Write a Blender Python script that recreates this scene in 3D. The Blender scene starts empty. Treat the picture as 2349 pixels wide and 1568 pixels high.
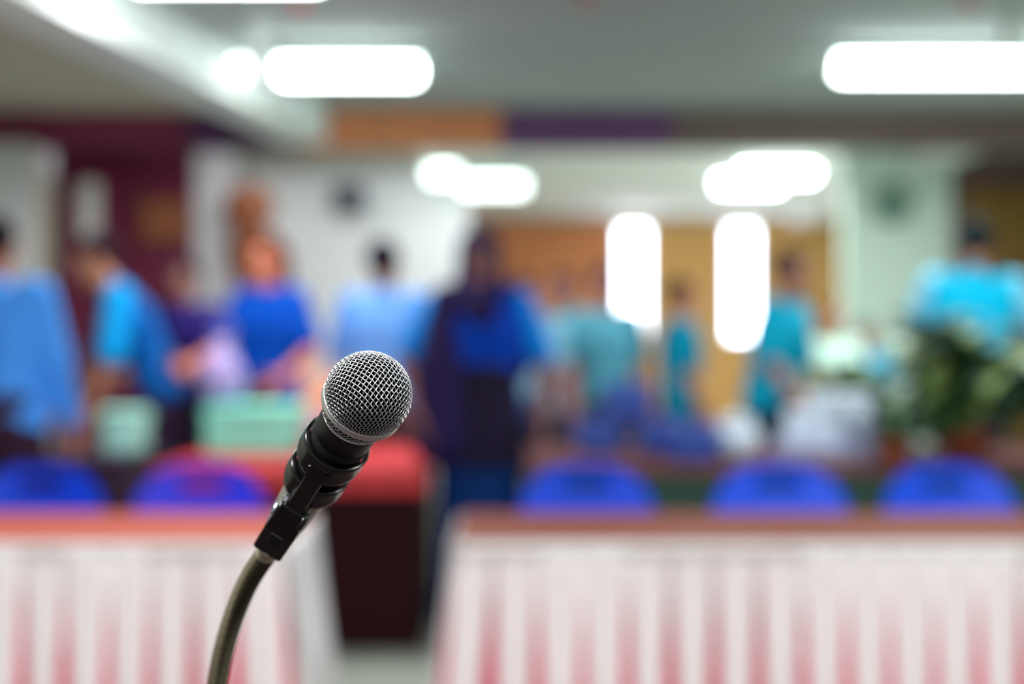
import bpy, bmesh, math, random
from mathutils import Vector, Matrix, Euler
from mathutils import noise as mnoise
R = math.radians
PI = math.pi
sc = bpy.context.scene
C = sc.collection
random.seed(7)

# ------------------------------------------------------------------ camera
EYE = 1.26
cd = bpy.data.cameras.new('camera')
cam = bpy.data.objects.new('camera', cd)
C.objects.link(cam)
cam.location = (0, 0, EYE)
cam.rotation_euler = (R(90), 0, 0)
cd.lens = 50
cd.sensor_width = 36
cd.clip_start = 0.05
cd.dof.use_dof = True
cd.dof.focus_distance = 0.832
cd.dof.aperture_fstop = 2.3
sc.camera = cam
F = 2349 * 50 / 36.0

def X(u, d):          # metres to the side of the camera axis for a thing d metres away
    return (u - 1174.5) * d / F

def Z(v, d):          # height above the floor
    return EYE - (v - 784) * d / F

# ------------------------------------------------------------------ light and exposure
sc.view_settings.view_transform = 'Standard'
sc.view_settings.look = 'None'
sc.view_settings.gamma = 1
sc.view_settings.use_curve_mapping = False
sc.view_settings.exposure = 0.0
w = bpy.data.worlds.new('world')
sc.world = w
w.use_nodes = True
w.node_tree.nodes['Background'].inputs[0].default_value = (0.90, 0.93, 1.0, 1)
w.node_tree.nodes['Background'].inputs[1].default_value = 0.40

def area(name, loc, size, size_y, power, color=(1, 1, 1), rot=(0, 0, 0)):
    l = bpy.data.lights.new(name, 'AREA')
    l.shape = 'RECTANGLE'
    l.size = size
    l.size_y = size_y
    l.energy = power
    l.color = color
    o = bpy.data.objects.new(name, l)
    C.objects.link(o)
    o.location = loc
    o.rotation_euler = rot
    return o

COOL = (0.97, 1.0, 0.975)

# ------------------------------------------------------------------ helpers
def lin(c):
    c = c / 255.0
    return c / 12.92 if c <= 0.04045 else ((c + 0.055) / 1.055) ** 2.4

def rgb(r, g, b):
    return (lin(r), lin(g), lin(b), 1)

def mat(name, col, rough=0.6, metal=0.0, noise=0.0, scale=20.0, emit=0.0, bump=0.0, coat=0.0, sheen=0.0, stretch=None, trans=0.0, spec=0.5):
    m = bpy.data.materials.new(name)
    m.use_nodes = True
    nt = m.node_tree
    b = nt.nodes['Principled BSDF']
    c = rgb(*col)
    b.inputs['Base Color'].default_value = c
    b.inputs['Roughness'].default_value = rough
    b.inputs['Metallic'].default_value = metal
    b.inputs['Coat Weight'].default_value = coat
    b.inputs['Specular IOR Level'].default_value = spec
    b.inputs['Sheen Weight'].default_value = sheen
    b.inputs['Transmission Weight'].default_value = trans
    if noise or bump:
        tc = nt.nodes.new('ShaderNodeTexCoord')
        mp = nt.nodes.new('ShaderNodeMapping')
        if stretch:
            mp.inputs['Scale'].default_value = stretch
        n = nt.nodes.new('ShaderNodeTexNoise')
        n.inputs['Scale'].default_value = scale
        n.inputs['Detail'].default_value = 4
        nt.links.new(tc.outputs['Object'], mp.inputs[0])
        nt.links.new(mp.outputs[0], n.inputs['Vector'])
        if noise:
            mx = nt.nodes.new('ShaderNodeMix')
            mx.data_type = 'RGBA'
            mx.inputs[6].default_value = tuple(x * (1 - noise) for x in c[:3]) + (1,)
            mx.inputs[7].default_value = tuple(min(1, x * (1 + noise)) for x in c[:3]) + (1,)
            nt.links.new(n.outputs[0], mx.inputs[0])
            nt.links.new(mx.outputs[2], b.inputs['Base Color'])
        if bump:
            bp = nt.nodes.new('ShaderNodeBump')
            bp.inputs['Strength'].default_value = bump
            bp.inputs['Distance'].default_value = 0.002
            nt.links.new(n.outputs[0], bp.inputs['Height'])
            nt.links.new(bp.outputs[0], b.inputs['Normal'])
    if emit:
        b.inputs['Emission Color'].default_value = c
        b.inputs['Emission Strength'].default_value = emit
    return m

def obj(name, bm, m, parent=None, smooth=False, loc=None):
    me = bpy.data.meshes.new(name)
    if isinstance(bm, bpy.types.Mesh):
        me = bm
    else:
        bmesh.ops.recalc_face_normals(bm, faces=bm.faces)
        bm.to_mesh(me)
        bm.free()
    for mm in (m if isinstance(m, (list, tuple)) else [m]):
        me.materials.append(mm)
    if smooth:
        for p in me.polygons:
            p.use_smooth = True
    o = bpy.data.objects.new(name, me)
    C.objects.link(o)
    if parent:
        o.parent = parent
    if loc:
        o.location = loc
    return o

def thing(name, label, cat, loc=(0, 0, 0), rotz=0, group=None):
    o = bpy.data.objects.new(name, None)
    o.empty_display_size = 0.05
    C.objects.link(o)
    o.location = loc
    o.rotation_euler = (0, 0, rotz)
    tag(o, label, cat, group)
    return o

def tag(o, label, cat, group=None):
    o['label'] = label
    o['category'] = cat
    if group:
        o['group'] = group
    return o

def struct(name, bm, m, smooth=False):
    o = obj(name, bm, m, None, smooth)
    o['kind'] = 'structure'
    return o

def box(bm, x0, x1, y0, y1, z0, z1, bev=0.0):
    g = bmesh.ops.create_cube(bm, size=1.0)
    vs = g['verts']
    for v in vs:
        v.co = Vector((x0 + (v.co.x + .5) * (x1 - x0), y0 + (v.co.y + .5) * (y1 - y0), z0 + (v.co.z + .5) * (z1 - z0)))
    if bev:
        es = list({e for v in vs for e in v.link_edges})
        bmesh.ops.bevel(bm, geom=es, offset=bev, segments=2, affect='EDGES', profile=0.6)
    return bm

def bx(x0, x1, y0, y1, z0, z1, bev=0.0):
    return box(bmesh.new(), x0, x1, y0, y1, z0, z1, bev)

def tube(bm, pts, rad, n=10, caps=True, closed=False):
    """sweep a circle along points; rad is a number or a list"""
    pts = [Vector(p) for p in pts]
    k = len(pts)
    rs = rad if isinstance(rad, (list, tuple)) else [rad] * k
    prev = None
    rings = []
    for i in range(k):
        if closed:
            t = pts[(i + 1) % k] - pts[i - 1]
        else:
            t = pts[min(i + 1, k - 1)] - pts[max(i - 1, 0)]
        t.normalize()
        if prev is None:
            a = Vector((0, 0, 1)) if abs(t.z) < 0.9 else Vector((1, 0, 0))
            u = t.cross(a).normalized()
        else:
            u = (prev - t * prev.dot(t)).normalized()
        prev = u
        v = t.cross(u)
        rings.append([bm.verts.new(pts[i] + (u * math.cos(2 * PI * j / n) + v * math.sin(2 * PI * j / n)) * rs[i]) for j in range(n)])
    m = k if closed else k - 1
    for i in range(m):
        a, b = rings[i], rings[(i + 1) % k]
        for j in range(n):
            bm.faces.new((a[j], a[(j + 1) % n], b[(j + 1) % n], b[j]))
    if caps and not closed:
        bm.faces.new(rings[0][::-1])
        bm.faces.new(rings[-1])
    return bm

def lathe(bm, prof, n=48, M=None):
    """prof: (radius, height along z)"""
    rings = []
    for r, z in prof:
        if r < 1e-6:
            rings.append([bm.verts.new((0, 0, z))])
        else:
            rings.append([bm.verts.new((r * math.cos(2 * PI * j / n), r * math.sin(2 * PI * j / n), z)) for j in range(n)])
    new = [v for q in rings for v in q]
    for a, b in zip(rings, rings[1:]):
        for j in range(n):
            j2 = (j + 1) % n
            if len(a) == 1 and len(b) == 1:
                continue
            if len(a) == 1:
                bm.faces.new((a[0], b[j2], b[j]))
            elif len(b) == 1:
                bm.faces.new((a[j], a[j2], b[0]))
            else:
                bm.faces.new((a[j], a[j2], b[j2], b[j]))
    if M is not None:
        bmesh.ops.transform(bm, matrix=M, verts=new)
    return bm

# ------------------------------------------------------------------ materials; shadow tints, purple left and green right, are put into some colours
M = dict(
    ceiling=mat('ceiling_paint', (176, 182, 180), 0.9, noise=0.05, scale=2),
    ceiling_left=mat('grey_brown_soffit_paint', (212, 204, 190), 0.9),  # the soffit left of the beam has its own grey-brown colour
    white_beam=mat('white_beam_paint', (250, 253, 251), 0.8),
    floor=mat('floor_tile', (156, 160, 148), 0.45, noise=0.08, scale=3),
    grout=mat('floor_grout', (110, 118, 104), 0.8),
    white_wall=mat('white_wall_paint', (232, 232, 236), 0.8, noise=0.03, scale=1.5),
    green_wall=mat('pale_green_paint', (218, 240, 228), 0.8),
    carpet=mat('added_dark_carpet', (52, 38, 38), 0.95, noise=0.2, scale=40),
    side_wall=mat('side_wall_paint', (190, 190, 176), 0.85),
    purple=mat('purple_curtain', (150, 62, 96), 0.85, noise=0.15, scale=6),
    purple_lit_wood=mat('purple_lit_board', (104, 62, 110), 0.6, noise=0.1, scale=8),  # purple lighting on the bulkhead, put into the wood colour
    orange_wood=mat('orange_wood', (226, 140, 86), 0.55, noise=0.2, scale=8, stretch=(6, 6, .6)),
    tan_wood=mat('tan_wood', (222, 166, 94), 0.55, noise=0.12, scale=7, stretch=(6, 6, .6)),
    brown_board=mat('brown_board', (112, 92, 84), 0.6, noise=0.1, scale=8),
    brown_wood=mat('brown_wood', (150, 84, 50), 0.5, noise=0.2, scale=10, stretch=(5, 5, .8)),
    ochre=mat('ochre_curtain', (168, 132, 66), 0.85, noise=0.1, scale=5),
    brown_top_lit=mat('brown_wood_top_lit', (172, 84, 70), 0.7, spec=0.05, noise=0.12, scale=6, stretch=(.6, 6, 6)),  # reflection on the left brown table, put into a lighter top colour
    brown_top=mat('brown_wood_top', (116, 64, 52), 0.7, spec=0.05, noise=0.2, scale=4, stretch=(.6, 6, 6)),
    dim_top=mat('dull_brown_top', (98, 62, 60), 0.7, spec=0.05, noise=0.15, scale=5),
    cloth_white=mat('white_satin', (246, 243, 244), 0.6, sheen=0.0, bump=0.2, scale=60),
    cloth_pink=mat('pink_satin', (184, 14, 70), 0.7, spec=0.1, sheen=0.0, noise=0.06),
    red_cloth=mat('red_cloth', (190, 60, 64), 0.8, spec=0.05, noise=0.06),
    dark_maroon=mat('dark_maroon_cloth', (38, 11, 15), 0.8, spec=.1, noise=0.15, scale=5),
    dark_green=mat('dark_green_cloth', (34, 66, 54), 0.8, noise=0.12, scale=4),
    dark_purple=mat('dark_purple_cloth', (60, 32, 56), 0.85, noise=0.1),
    blue_plastic=mat('blue_plastic', (0, 76, 226), 0.45, coat=0.1),
    purple_lit_plastic=mat('blue_plastic_lit_purple', (64, 66, 232), 0.4, coat=0.2),  # purple light on a left blue chair, put into the plastic colour
    chrome=mat('chrome', (200, 200, 205), 0.2, 1.0),
    steel=mat('grey_steel', (140, 142, 145), 0.35, 1.0),
    black_metal=mat('black_metal', (22, 22, 24), 0.4, 0.4),
    tube_white=mat('fixture_enamel', (236, 244, 238), 0.5),
    mint=mat('mint_plastic', (136, 238, 210), 0.4),
    mint_pale=mat('pale_mint_plastic', (180, 240, 224), 0.4),
    peach=mat('peach_paper', (240, 166, 140), 0.7),
    lilac=mat('lilac_plastic', (176, 132, 222), 0.4),
    bag=mat('pale_violet_plastic_bag', (168, 148, 206), 0.35, noise=0.1),
    foam=mat('white_foam', (206, 222, 236), 0.6),
    pale_lav=mat('lavender_paper', (170, 160, 208), 0.6),
    crate=mat('blue_crate_plastic', (40, 76, 165), 0.4),
    leaf=mat('leaf_green', (58, 100, 54), 0.45, noise=0.25, scale=12),
    leaf_dark=mat('dark_leaf_green', (26, 66, 44), 0.6, noise=0.2, scale=12),
    leaf_light=mat('light_leaf_green', (112, 138, 70), 0.6, noise=0.15, scale=12),
    terracotta=mat('terracotta', (196, 106, 70), 0.8, noise=0.1),
    soil=mat('soil', (50, 36, 28), 0.95),
    grey_box=mat('grey_plastic', (140, 140, 155), 0.6),
    clock_face=mat('grey_green_clock_face', (126, 168, 148), 0.5),
    black=mat('black_plastic', (18, 18, 20), 0.5),
    red=mat('red_enamel', (200, 60, 60), 0.5),
)
glow = mat('fluorescent_glow', (236, 250, 246), 0.5, emit=20)
glow_soft = mat('soft_fluorescent_glow', (236, 250, 246), 0.5, emit=4.5)
pane_glow = mat('daylight_pane', (232, 240, 255), 0.3, emit=11)

# ------------------------------------------------------------------ room
YB, YF, XL, XR, HC = -2.2, 18.6, -4.6, 5.2, 2.93
bm = bx(XL, XR, YB, YF, -0.08, -0.004)
floor = struct('floor', bm, M['grout'])
k = 0
tile_me = None
for i in range(-5, 3):
    for j in range(7, 14):
        x, y = i * 0.6, j * 0.6
        if tile_me is None:
            t = obj('tile', bx(0.003, 0.597, 0.003, 0.597, -0.004, 0.0), M['floor'], floor)
            tile_me = t.data
        else:
            t = bpy.data.objects.new('tile', tile_me)
            C.objects.link(t)
            t.parent = floor
        t.location = (x, y, 0)
bm = bmesh.new()
for i in range(-7, 9):
    for j in range(-3, 31):
        if -5 <= i < 3 and 7 <= j < 14:
            continue
        box(bm, i * .6 + .003, i * .6 + .597, j * .6 + .003, j * .6 + .597, -0.004, 0.0)
o = obj('tile_field', bm, M['floor'], floor)
o['kind'] = 'stuff'

struct('floor_carpet_unseen', bx(XL + .1, XR - .1, YB + .1, 3.0, 0.0, 0.008, .002), M['carpet'])  # unseen carpet, added to darken the floor's reflections in the microphone
struct('ceiling', bx(-2.2, XR, YB, YF, HC, HC + 0.1), M['ceiling'])
struct('ceiling_left', bx(XL, -2.2, YB, 10.4, HC - 0.02, HC + 0.1), M['ceiling_left'])
struct('wall_left', bx(XL - 0.1, XL, YB, YF, 0, HC), M['side_wall'])
struct('wall_right', bx(XR, XR + 0.1, YB, YF, 0, HC), M['green_wall'])
# far wall: wood panelling round two narrow windows
yw = 18.4
win = [(X(1455, yw), 'window_1'), (X(1705, yw), 'window_2')]
hw = 0.17
zb, zt = 1.32, 2.74
wall_back = struct('wall_back', bx(XL, XR, YF, YF + 0.1, 0, HC), M['side_wall'])
xs = [X(1040, yw)]
while xs[-1] < X(1925, yw) - .2:
    xs.append(xs[-1] + 0.42)
for a, b in zip(xs, xs[1:]):
    # panels stop above / below a window
    hit = [c for c, n in win if a - .02 < c + hw and b + .02 > c - hw]
    mm = M['orange_wood'] if a < X(1380, yw) else M['tan_wood']
    if not hit:
        obj('wood_panel', bx(a + .006, b - .006, YF - 0.03, YF, 0, 2.84, .004), mm, wall_back)
    else:
        c = hit[0]
        obj('wood_panel', bx(a + .006, b - .006, YF - 0.03, YF, 0, zb - .05, .004), mm, wall_back)
        obj('wood_panel', bx(a + .006, b - .006, YF - 0.03, YF, zt + .05, 2.84, .004), mm, wall_back)
        if c - hw - a > .04:
            obj('wood_panel', bx(a + .006, c - hw - .01, YF - 0.03, YF, zb - .05, zt + .05, .004), mm, wall_back)
        if b - c - hw > .04:
            obj('wood_panel', bx(c + hw + .01, b - .006, YF - 0.03, YF, zb - .05, zt + .05, .004), mm, wall_back)
for c, n in win:
    bm = bmesh.new()
    box(bm, c - hw - .04, c - hw, YF - .08, YF - .03, zb - .04, zt + .04)
    box(bm, c + hw, c + hw + .04, YF - .08, YF - .03, zb - .04, zt + .04)
    box(bm, c - hw, c + hw, YF - .08, YF - .03, zb - .04, zb)
    box(bm, c - hw, c + hw, YF - .08, YF - .03, zt, zt + .04)
    wo = struct(n, bm, M['tube_white'])
    obj('pane', bx(c - hw, c + hw, YF - .06, YF - .05, zb, zt), pane_glow, wo)

# bulkhead across the room, 10 m away, lighting on its wood put into the board tints
yb = 10.2
bulk = struct('beam_front', bx(XL, XR, yb + 0.03, yb + 0.25, 2.66, HC), M['brown_board'])
edges = [XL + .1, X(430, yb), X(690, yb), X(860, yb), X(1010, yb), X(1150, yb), X(1330, yb), X(1540, yb), X(1800, yb), X(2080, yb), X(2400, yb), XR - .1]
bmats = ['purple', 'purple_lit_wood', 'orange_wood', 'orange_wood', 'orange_wood', 'purple_lit_wood', 'purple_lit_wood', 'brown_board', 'brown_board', 'brown_board', 'brown_board']
for a, b, mm in zip(edges, edges[1:], bmats):
    obj('board', bx(a + .004, b - .004, yb, yb + .03, 2.64, HC - .01, .003), M[mm], bulk)

# purple curtain wall on the left under the bulkhead
def pleated(x0, x1, y, z0, z1, pitch, amp, thick=0.006, nz=6, top=0.4):
    bm = bmesh.new()
    nx = max(8, int((x1 - x0) / pitch * 10))
    rows = []
    for k in range(nz + 1):
        f = k / nz
        z = z1 + (z0 - z1) * f
        a = amp * (top + (1 - top) * f)
        rows.append([bm.verts.new((x0 + (x1 - x0) * i / nx, y + a * math.sin(2 * PI * (x1 - x0) * i / nx / pitch + .4 * math.sin(i * .13)), z)) for i in range(nx + 1)])
    for r0, r1 in zip(rows, rows[1:]):
        for i in range(nx):
            bm.faces.new((r0[i], r0[i + 1], r1[i + 1], r1[i]))
    g = bmesh.ops.solidify(bm, geom=bm.faces[:], thickness=thick)
    return bm

cur = thing('stage_curtain', 'tall maroon-purple pleated curtain under the bulkhead at left', 'curtain', (X(265, yb), yb + .3, 0))
cx = cur.location.x
for a, b in ((X(95, yb), X(268, yb)), (X(262, yb), X(425, yb))):
    obj('curtain_panel', pleated(a - cx, b - cx, 0, 0.02, 2.75, 0.14, 0.03), M['purple'], cur, True)
rod = bmesh.new()
tube(rod, [(X(85, yb) - cx, 0, 2.78), (X(435, yb) - cx, 0, 2.78)], .015)
obj('curtain_rod', rod, M['brown_wood'], cur)
# pale strip hung in front of the purple curtain, brown plaque beside it
st = tag(obj('banner', bx(-.075, .075, -.006, .006, 0, .48, .003), M['cloth_white']), 'narrow pale banner hanging before the purple curtain', 'banner')
st.location = (X(180, yb), yb + .265, Z(560, yb))
pl = thing('wall_plaque', 'brown wooden plaque on the purple curtain near white screen', 'plaque', (X(358, yb), yb + .22, Z(505, yb)))
obj('board', bx(-.16, .16, -.02, .02, -.12, .16, .01), M['brown_wood'], pl)
obj('rim', bx(-.18, .18, .0, .025, -.14, .18, .01), M['brown_wood'], pl)

# white column at the far left, white partition right of the curtain
bm = bx(X(-60, 10.0), X(76, 10.0), 9.95, 10.2, 0, 2.66, .01)
col = struct('column_left', bm, M['white_wall'])
obj('trim', bx(X(79, 10.1), X(90, 10.1), 10.12, 10.16, 0, 2.66, .005), M['tan_wood'], col)
struct('wall_partition', bx(X(540, 11.6), X(1075, 11.6), 11.6, 11.7, 0, HC), M['white_wall'])
struct('column_middle', bx(X(440, 11.2), X(525, 11.2), 11.2, 11.5, 0, HC, .01), M['white_wall'])
struct('trim_1', bx(X(430, 11.6), X(1080, 11.6), 11.5, 11.6, Z(385, 11.5), Z(350, 11.5)), M['side_wall'])
struct('wall_right_far', bx(X(1935, 12.4), X(2185, 12.4), 12.4, 12.5, 0, HC), M['green_wall'])
struct('wall_right_brown', bx(X(2185, 12.4), XR, 12.42, 12.52, 0, HC), M['brown_board'])

# ceiling beams
def beam(name, p0, p1, w_, z0, z1, m):
    bm = bmesh.new()
    a, b = Vector(p0), Vector(p1)
    n = Vector((-(b - a).y, (b - a).x)).normalized() * w_ / 2
    lo = [bm.verts.new((q.x, q.y, z0)) for q in (a + n, a - n, b - n, b + n)]
    hi = [bm.verts.new((q.x, q.y, z1)) for q in (a + n, a - n, b - n, b + n)]
    bm.faces.new(lo)
    bm.faces.new(hi)
    for i in range(4):
        bm.faces.new((lo[i], lo[(i + 1) % 4], hi[(i + 1) % 4], hi[i]))
    return struct(name, bm, m)
beam('beam_left', (-2.37, 4.5), (-1.47, 10.2), .32, HC - 0.25, HC - .0, M['white_beam'])
beam('beam_right', (3.62, 10.45), (3.75, 18.4), .34, HC - 0.14, HC, M['white_beam'])
struct('ceiling_far', bx(-1.6, XR, 10.45, YF, HC - .02, HC + .02), M['white_beam'])

# hanging brown post ornament on the white partition
ho = thing('wall_carving', 'tall brown carved wood hanging on the pale partition', 'carving', (X(572, 11.1), 11.1, 1.2))
bm = bmesh.new()
prof = [(0, 0), (.05, .02), (.1, .2), (.075, .5), (.12, .75), (.09, .95), (.14, 1.1), (.1, 1.25), (0, 1.3)]
lathe(bm, prof, 16, Matrix.Diagonal((1.5, .5, 1, 1)))
obj('carved_panel', bm, M['brown_wood'], ho, True)
bm = bmesh.new()
tube(bm, [(0, 0, 1.28), (0, .03, 1.5)], .008, 6)
obj('cord', bm, M['black'], ho)
sp = thing('wall_speaker', 'small grey loudspeaker high on the white partition', 'speaker', (X(805, 11.6), 11.5, Z(485, 11.6)))
obj('cabinet', bx(-.14, .14, -.1, .1, 0, .2, .02), M['grey_box'], sp)
obj('front_grille', bx(-.12, .12, -.11, -.1, .02, .18, .004), M['black_metal'], sp)
ck = thing('wall_clock', 'round grey-green clock on the pale green wall', 'clock', (X(2042, 12.4), 12.36, Z(468, 12.4)))
Rx = Matrix.Rotation(R(90), 4, 'X')
obj('rim', lathe(bmesh.new(), [(.13, 0), (.17, 0), (.17, .035), (.15, .045), (.13, .02), (.13, 0)], 32, Rx), M['dark_green'], ck, True)
obj('face', lathe(bmesh.new(), [(0, .0), (.14, .0), (.14, .015), (0, .015)], 32, Rx), M['clock_face'], ck)
bm = bmesh.new()
box(bm, -.005, .005, -.025, -.02, 0, .1)
obj('hand', bm, M['black'], ck)
obj('hand', bx(0, .07, -.025, -.02, -.005, .005), M['black'], ck)
# ochre curtain on the right
oc = thing('ochre_curtain', 'ochre pleated curtain at right behind the dark-haired man', 'curtain', (X(2330, 12.0), 12.1, 0))
obj('curtain_panel', pleated(-.38, .0, 0, .02, 2.55, .12, .03), M['ochre'], oc, True)
obj('curtain_panel', pleated(-.02, .5, 0.02, .02, 2.55, .12, .03), M['ochre'], oc, True)
bm = bmesh.new()
tube(bm, [(-.42, .0, 2.58), (.55, 0, 2.58)], .014)
obj('curtain_rod', bm, M['brown_wood'], oc)

# ------------------------------------------------------------------ ceiling lights
def fixture(x0, x1, y, z, label, watts, gm=None, wide=.17, turn=0.0):
    z += .04
    c = (x0 + x1) / 2
    L = x1 - x0
    t = thing('ceiling_light', label, 'light', (c, y, z), R(turn), 'fluorescent ceiling lights')
    bm = bmesh.new()
    # angled reflector: a shallow trapezoid above the tubes
    prof = [(-wide / 2, .0), (-wide * .36, .07), (-wide * .3, .12), (wide * .3, .12), (wide * .36, .07), (wide / 2, .0)]
    vs = [[bm.verts.new((s * (L / 2 + .03), a, b)) for a, b in prof] for s in (-1, 1)]
    for i in range(len(prof)):
        j = (i + 1) % len(prof)
        bm.faces.new((vs[0][i], vs[0][j], vs[1][j], vs[1][i]))
    bm.faces.new(vs[0])
    bm.faces.new(vs[1][::-1])
    obj('housing', bm, M['tube_white'], t)
    obj('diffuser', bx(-L / 2, L / 2, -.06, .06, -.11, -.002, .045), gm or glow, t)
    for e in (-1, 1):
        obj('end_cap', bx(e * (L / 2 + .012) - .012, e * (L / 2 + .012) + .012, -.055, .055, -.07, .0, .006), M['tube_white'], t)
    for e in (-.35, .35):
        bm = bmesh.new()
        tube(bm, [(e * L, 0, .07), (e * L, 0, HC - z)], .007, 8)
        obj('hanger', bm, M['tube_white'], t)
    a = area('ceiling_light_lamp', (c, y, z - .115), L, .1, watts, COOL)
    a.rotation_euler = (0, 0, R(turn))
    a.data.cycles.use_multiple_importance_sampling = True
    return t

zl = 2.80
fixture(X(640, 8.1), X(962, 8.1), 8.1, Z(160, 8.1), 'long glowing twin tube light, left one before the bulkhead', 50)
fixture(X(1918, 8.1), X(2420, 8.1), 8.1, Z(152, 8.1), 'long glowing twin tube light at the upper right before bulkhead', 55)
fixture(X(300, 6.2), X(745, 6.2), 6.2, Z(-64, 6.2), 'nearest twin tube light, cut by the top edge at left', 50)
fixture(X(980, 11.0), X(1165, 11.0), 11.0, Z(396, 11.0), 'glowing tube light beyond bulkhead above white partition edge, higher of its pair', 3, glow_soft)
fixture(X(1060, 10.75), X(1206, 10.75), 10.75, Z(423, 10.75), 'glowing tube light beyond bulkhead above white partition edge, lower of its pair', 3, glow_soft)
fixture(X(1697, 13.2), X(1868, 13.2), 13.2, Z(394, 13.2), 'glowing tube light beyond bulkhead near right beam, nearer of its pair', 80)
fixture(X(1646, 14.4), X(1790, 14.4), 14.4, Z(418, 14.4), 'glowing tube light beyond bulkhead near right beam, farther of its pair', 80)
# unseen ceiling lamps: two added behind the bulkhead, then rows nearer the camera
area('unseen_lamp', (-1.5, 10.7, 2.86), 1.4, .2, 8, COOL)  # added out of view to brighten the white partition
area('unseen_lamp', (2.6, 10.7, 2.86), 1.4, .2, 20, COOL)  # added out of view to brighten the pale green wall
area('unseen_lamp', (-1.2, 2.4, 2.8), 1.2, .3, 80, COOL)
area('unseen_lamp', (1.8, 2.4, 2.8), 1.2, .3, 80, COOL)
area('unseen_lamp', (2.3, 6.0, 2.8), 1.2, .3, 60, COOL)
area('unseen_lamp', (-1.0, 0.2, 2.8), 1.2, .3, 115, COOL)
area('unseen_lamp', (1.6, 0.2, 2.8), 1.2, .3, 115, COOL)
bl = thing('bulb_light', 'small round glowing lamp left of the left tube light', 'light', (X(552, 8.1), 8.1, Z(157, 8.1)))
obj('globe', lathe(bmesh.new(), [(.055 * math.sin(R(a)), .055 * math.cos(R(a))) for a in range(0, 181, 15)], 24), glow_soft, bl, True)
bm = bmesh.new()
tube(bm, [(0, 0, .05), (0, 0, HC - Z(157, 8.1))], .012, 10)
obj('stem', bm, M['tube_white'], bl)
# white suspension rods and red sprinklers
for u, d, lab, zlo in ((598, 7.4, 'white drop rod beside the left ceiling light', 2.62), (2312, 7.4, 'white drop rod above the right ceiling light', 2.76)):
    t = thing('drop_rod', lab, 'rod', (X(u, d), d, zlo))
    bm = bmesh.new()
    tube(bm, [(0, 0, 0), (0, 0, HC - zlo)], .045, 12)
    obj('pipe', bm, M['white_beam'], t, True)
    obj('flange', lathe(bmesh.new(), [(0, HC - zlo - .02), (.07, HC - zlo - .02), (.07, HC - zlo), (0, HC - zlo)], 20), M['white_beam'], t)
for u, v, lab in ((690, 30, 'red sprinkler on the ceiling near left lamp'), (2222, 18, 'red sprinkler on the ceiling above right lamp'), (1345, 10, 'dull red sprinkler alone in the middle of the grey ceiling')):
    d = (HC - .06 - EYE) * F / (784 - v)
    t = thing('sprinkler', lab, 'sprinkler', (X(u, d), d, HC))
    obj('rose', lathe(bmesh.new(), [(0, 0), (.05, 0), (.05, -.012), (0, -.02)], 20), M['red'], t)
    obj('head', lathe(bmesh.new(), [(0, -.01), (.014, -.012), (.014, -.05), (.035, -.055), (.035, -.06), (0, -.062)], 16), M['red'], t)
fn = thing('ceiling_detector', 'pale round smoke detector where left beam meets bulkhead', 'detector', (X(680, 9.6), 9.6, HC))
obj('dome', lathe(bmesh.new(), [(0, -.26), (.08, -.255), (.13, -.2), (.14, -.02), (.14, 0), (0, 0)], 24), M['tube_white'], fn, True)

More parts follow.
